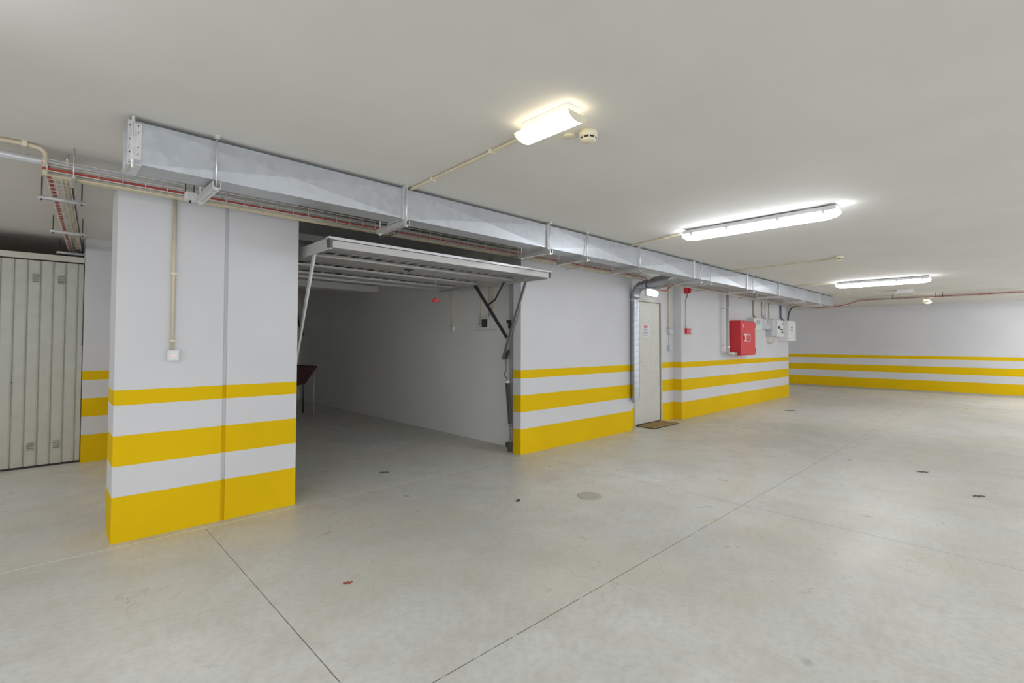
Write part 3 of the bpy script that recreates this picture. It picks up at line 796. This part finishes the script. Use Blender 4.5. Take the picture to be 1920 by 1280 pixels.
# red siren, its lead and the call point
q = thing('alarm_siren', (8.245, D, 2.21), 'red wall alarm siren under the tray', 'siren')
MB().box(8.165, 8.225, D-.06, D, 2.205, 2.345, .004).build('base', 'red_paint', q)
d = MB(); n = 10
d.prism([(8.225+.075*math.sin(math.pi*k/n), 2.275-.066*math.cos(math.pi*k/n)) for k in range(n+1)], 'y', D-.075, D-.01); d.build('horn', 'red_paint', q)
MB().tube(fillet([(8.285, D-.01, 2.215), (8.27, D-.012, 2.15), (8.215, D-.010, 2.11)], .03), .006, 8).build('lead', 'cable_dark', q)
drop(8.220, D, 1.592, 2.12, .009, 'pinkish pale conduit from siren to red call point', 'conduit_pale')
q = thing('call_point', (8.28, D, 1.496), 'square red fire alarm call point under the siren', 'call point')
MB().box(8.190, 8.370, D-.045, D, 1.496, 1.592, .004).build('body', 'red_paint', q)
MB().box(8.315, 8.358, D-.049, D-.045, 1.518, 1.568, .001).build('glass', 'paper', q)
z_ = MB(); z_.box(8.322, 8.352, D-.0505, D-.049, 1.540, 1.546); z_.box(8.333, 8.341, D-.0505, D-.049, 1.526, 1.560); z_.build('symbol', 'ink', q)

# hose cabinet
HV = 3.915
hc = thing('hose_cabinet', (10.5, D, 1.09), 'big red fire hose cabinet on the striped wall', 'fire cabinet')
MB().box(10.12, 10.895, HV+.012, D, 1.092, 1.796, .004).build('body', 'red_paint', hc)
dr = MB(); dr.box(10.118, 10.888, HV-.006, HV+.012, 1.112, 1.788, .003); dr = dr.build('door', 'red_paint', hc)
st = MB(); st.box(10.115, 10.895, HV-.004, HV+.012, 1.094, 1.106, .002); st.build('bottom_rim', 'red_paint', hc)
sk = MB(); sk.box(10.31, 10.625, HV-.008, HV-.006, 1.375, 1.525); k_ = sk.build('sticker', 'paper', dr); k_['label'] = 'white sticker'
ln = MB(); ln.box(10.43, 10.615, HV-.0092, HV-.008, 1.505, 1.518); ln.box(10.43, 10.5, HV-.0092, HV-.008, 1.455, 1.468); ln.build('sticker_text', 'ink', dr)
ln = MB(); ln.box(10.41, 10.615, HV-.0090, HV-.0079, 1.385, 1.50); ln.build('sticker_panel', 'red_paint', dr)
ln = MB(); ln.box(10.44, 10.59, HV-.0102, HV-.0090, 1.43, 1.442); ln.box(10.44, 10.49, HV-.0102, HV-.0090, 1.458, 1.47); ln.build('sticker_line', 'ink', dr)
lg = MB(); lg.prism([(10.215, 1.725), (10.26, 1.725), (10.26, 1.67), (10.238, 1.645), (10.215, 1.67)], 'y', HV-.008, HV-.006); lg.build('badge', 'paper', dr)
hb = MB(); hb.box(10.27, 10.30, HV-.028, HV-.006, 1.40, 1.49, .004); hb.build('handle', 'red_paint', dr)
for z in (1.13, 1.66):
    h_ = MB(); h_.box(10.888, 10.905, HV-.008, HV+.02, z, z+.10, .002); h_.build('hinge', 'red_dark', dr)
for a in (10.25, 10.60): MB().tube([(a+.02, HV+.002, 1.7895), (a+.16, HV+.002, 1.7895)], .006, 8).build('door_slot', 'black', dr)
# riser pipe feeding it
rp = thing('riser_pipe', (9.72, 4.0, 1.1), 'pale water riser pipe with elbow entering the red hose cabinet', 'pipe')
MB().tube(fillet([(9.72, 4.0, 2.275), (9.72, 4.0, 1.135), (10.118, 4.0, 1.125)], .09), .030, 14).build('tube', 'conduit_grey', rp)
MB().tube([(9.72, 4.0, 1.24), (9.72, 4.0, 1.285)], .037, 14).build('collar', 'galv', rp)
MB().tube([(9.86, 4.0, 1.128), (9.98, 4.0, 1.128)], .038, 14).build('union', 'galv', rp)
for z in (2.02, 1.29):
    c_ = MB(); c_.tube([(9.72, 4.0, z), (9.72, D, z)], .006, 6); c_.tube([(9.72, 4.0, z-.012), (9.72, 4.0, z+.012)], .034, 14); c_.build('clamp', 'galv', rp)

# electrical boxes at the end of the striped wall
BG = 'electrical boxes on the striped wall'
def ebox(x0, x1, v, z0, z1, label, mat):
    t = thing('electrical_box', ((x0+x1)/2, D, z0), label, 'electrical box', BG)
    MB().box(x0, x1, v+.012, D, z0, z1, .004).build('body', mat, t)
    return t, MB().box(x0+.006, x1-.006, v, v+.013, z0+.006, z1-.006, .003).build('cover', mat, t)
t, cv = ebox(11.02, 11.52, 3.985, 1.62, 1.885, 'pale green electrical box next to the red hose cabinet', 'pale_green')
w_ = MB(); w_.box(11.19, 11.38, 3.980, 3.985, 1.745, 1.85, .001); w_.build('window', 'box_grey', cv)
w_ = MB(); w_.box(11.20, 11.37, 3.976, 3.980, 1.755, 1.842); w_.build('pane', 'lid_grey', cv)
t, cv = ebox(11.54, 12.15, 4.0, 1.65, 1.890, 'wide grey electrical box with a window lid', 'box_grey')
w_ = MB(); w_.box(11.86, 12.13, 3.994, 4.0, 1.765, 1.882, .001); w_.build('window', 'lid_grey', cv)
w_ = MB(); w_.box(12.03, 12.13, 3.995, 4.0, 1.662, 1.682); w_.build('indicator', 'blue_light', cv)
w_ = MB(); w_.tube([(11.70, 3.996, 1.675), (11.70, 4.001, 1.675)], .008, 8); w_.build('screw', 'black', cv)
t, cv = ebox(12.16, 12.505, 4.0, 1.505, 1.898, 'tall plain grey electrical box, lower edge below its neighbours', 'box_grey')
t, cv = ebox(12.515, 12.975, 4.0, 1.50, 1.890, 'pale electrical box with knobs and switches on its cover', 'box_white')
for xx, zz, rr in ((12.62, 1.715, .030), (12.74, 1.672, .014), (12.83, 1.670, .014), (12.84, 1.600, .022)):
    w_ = MB(); w_.tube([(xx, 4.0, zz), (xx, 3.975, zz)], rr, 12); w_.build('knob', 'cable_dark', cv)
w_ = MB(); w_.box(12.90, 12.94, 3.996, 4.0, 1.77, 1.84); w_.build('plate', 'lid_grey', cv)
t, cv = ebox(12.98, 13.55, 3.90, 1.40, 1.888, 'white deep electrical cabinet at the end corner of the striped wall', 'box_white')
w_ = MB(); w_.box(13.14, 13.34, 3.897, 3.90, 1.715, 1.728); w_.build('name_strip', 'ink', cv)
w_ = MB(); w_.box(13.16, 13.32, 3.897, 3.90, 1.635, 1.69); w_.build('plate', 'box_grey', cv)
for zz in (1.80, 1.46):
    w_ = MB(); w_.tube([(13.06, 3.895, zz), (13.06, 3.90, zz)], .009, 8); w_.build('lock', 'lid_grey', cv)
# conduits over the boxes
for x, z0, z1, r_, lab, mat in ((11.36, 1.95, 2.32, .020, 'fat cream conduit over the pale green electrical box', 'conduit_pvc'),
        (11.88, 1.95, 2.32, .015, 'cream conduit over the wide grey electrical box, nearer the green box', 'conduit_pvc'),
        (12.10, 1.89, 2.32, .012, 'thin cream conduit over the window lid of the wide grey electrical box', 'conduit_pale'),
        (12.33, 1.898, 2.32, .013, 'cream conduit over the tall plain electrical box', 'conduit_pvc'),
        (13.10, 1.95, 2.30, .016, 'dark conduit over the box with knobs', 'cable_dark'),
        (13.20, 1.89, 2.30, .012, 'grey conduit over the white deep cabinet, nearer the knobs', 'conduit_grey'),
        (13.62, 1.40, 2.30, .012, 'pale conduit at the very end corner of the striped wall', 'conduit_pale')):
    drop(x, D, z0, z1, r_, lab, mat)
for xs_, lab in (((11.30, 11.36, 11.42), 'red and black wires entering the pale green box'), ((11.88, 11.92), 'red wires entering the wide grey box')):
    mb = MB()
    for k, x in enumerate(xs_): mb.tube([(xs_[len(xs_)//2], D-.03, 1.97), (x, D-.03, 1.925), (x+.01, D-.04, 1.885)], .006, 6)
    tag(mb.build('loose_wires', 'cable_red'), lab, 'wires')
cable('black_cable', [(13.14, D-.03, 1.97), (13.20, D-.04, 1.93), (13.30, D-.05, 1.88)], .009, 'cable_black', 'black cable looping into the top of the box with knobs', 'cable', .02)
cable('curved_cable', [(13.80, 3.93, 2.28), (13.55, 3.98, 2.25), (13.42, 4.02, 2.10), (13.40, 4.03, 1.89)], .018, 'cable_dark', 'dark thick cable curving down from the tray end into the white cabinet', 'cable', .10)
cable('looped_conduit', [(12.22, 4.08, 1.499), (12.22, 4.08, 1.345), (12.44, 4.08, 1.325), (12.60, 4.08, 1.40), (12.60, 4.08, 1.499)], .013, 'conduit_pvc', 'cream conduit looping below the electrical boxes', 'conduit', .08)

# ------------------------------------------------------------------ inside the open garage
GX = 4.33
def inner_drop(y, z0, z1, r, label):
    t = thing('wall_conduit', (GX-r, y, z0), label, 'conduit', 'conduits inside the garage')
    MB().tube([(GX-r-.002, y, z0), (GX-r-.002, y, z1)], r, 10).build('tube', 'conduit_pvc', t)
    MB().box(GX-2*r-.004, GX, y-r-.007, y+r+.007, (z0+z1)/2-.006, (z0+z1)/2+.006).build('clip', 'ivory_plastic', t)
inner_drop(5.77, 1.565, H, .010, 'single cream conduit deepest inside the garage')
inner_drop(5.14, 1.565, H, .011, 'cream conduit beside the fuse box in the garage, on the deeper side')
inner_drop(4.945, 1.67, H, .011, 'cream conduit down to the fuse box in the garage, deeper of the pair')
inner_drop(4.885, 1.67, H, .011, 'cream conduit down to the fuse box in the garage, nearer of the pair')
q = thing('junction_box', (GX, 5.77, 1.484), 'small square box on the garage wall, deepest inside', 'junction box')
MB().box(GX-.04, GX, 5.715, 5.825, 1.484, 1.565, .006).build('body', 'white_plastic', q)
q = thing('junction_box', (GX, 5.14, 1.495), 'small square box beside the fuse box on the garage wall', 'junction box')
MB().box(GX-.045, GX, 5.075, 5.20, 1.495, 1.570, .006).build('body', 'white_plastic', q)
fb = thing('fuse_box', (GX, 4.9, 1.495), 'white fuse box with a dark window on the garage wall', 'fuse box')
MB().box(GX-.07, GX, 4.79, 5.06, 1.495, 1.672, .006).build('body', 'white_plastic', fb)
w_ = MB(); w_.box(GX-.078, GX-.07, 4.885, 5.035, 1.522, 1.652, .002); w_ = w_.build('window_frame', 'box_white', fb)
MB().box(GX-.081, GX-.078, 4.905, 5.020, 1.532, 1.642).build('pane', 'window_dark', w_)
# dark red thing deep in the garage
ta = thing('folding_table', (3.25, 9.0, 0), 'dark red folding table deep inside the dark open garage', 'table')
MB().box(2.75, 3.60, 8.85, 9.45, .86, .90, .006).build('tabletop', 'red_dark', ta)
cl = MB(); cl.prism([(2.75, .86), (3.58, .86), (3.40, .60), (3.10, .52), (2.75, .48)], 'y', 8.84, 8.85); cl.build('cloth_flap', 'red_dark', ta)
for xx, yy in ((2.80, 8.9), (3.57, 8.9), (2.80, 9.4), (3.57, 9.4)):
    MB().tube([(xx, yy, 0), (xx, yy, .86)], .014, 8).build('leg', 'conduit_grey' if (xx, yy) == (3.57, 8.9) else 'steel_dark', ta)

# ------------------------------------------------------------------ floor bits
dc = thing('floor_drain', (3.44, 2.61, 0), 'round drain cover set in the concrete floor before the garage', 'drain cover')
MB().lathe([(.108, 0.0005), (.107, .004), (.093, .005)], 3.44, 2.61, 32).build('rim', 'drain_metal', dc)
MB().lathe([(.090, 0.001), (.090, .0035), (.003, .0045)], 3.44, 2.61, 32).build('lid', 'floor', dc)
def debris(x, y, ang, ln, wd, mat, label, name='dry_leaf'):
    mb = MB(); ca, sa = math.cos(ang), math.sin(ang)
    top, bot = [], []
    n = 8; rows = []
    for k in range(n+1):
        t_ = k/n; w2 = wd*math.sin(math.pi*min(max(t_, .06), .94)); zc = .003+.005*math.sin(math.pi*t_*2.3+x)**2
        cxp, cyp = x+ca*(t_-.5)*ln, y+sa*(t_-.5)*ln
        rows.append([(cxp-sa*w2, cyp+ca*w2, zc+.004), (cxp+sa*w2, cyp-ca*w2, zc+.003), (cxp+sa*w2, cyp-ca*w2, zc-.001), (cxp, cyp, zc-.004), (cxp-sa*w2, cyp+ca*w2, zc)])
    mb.sheet(rows)
    tag(mb.build(name, mat), label, 'leaf')
debris(2.532, 4.512, R(-35), .10, .012, 'leaf_brown', 'dry brown leaf on the floor inside the garage doorway')
debris(2.90, 2.939, R(20), .05, .018, 'leaf_brown', 'dark curled leaf on the floor before the drain cover')
debris(1.233, 2.578, R(-20), .05, .007, 'leaf_red', 'small reddish leaf on the floor in the foreground')
debris(6.593, .733, R(-60), .10, .010, 'leaf_brown', 'dark twig-like leaf on the open floor before the far wall')
debris(5.894, .279, R(-50), .10, .010, 'leaf_brown', 'dark thin leaf on the open floor nearest the open side')
debris(10.72, 3.205, R(-50), .20, .020, 'leaf_brown', 'dry leaf on the far floor below the electrical boxes')

for o in SC.objects:
    if '_org' in o: del o['_org']
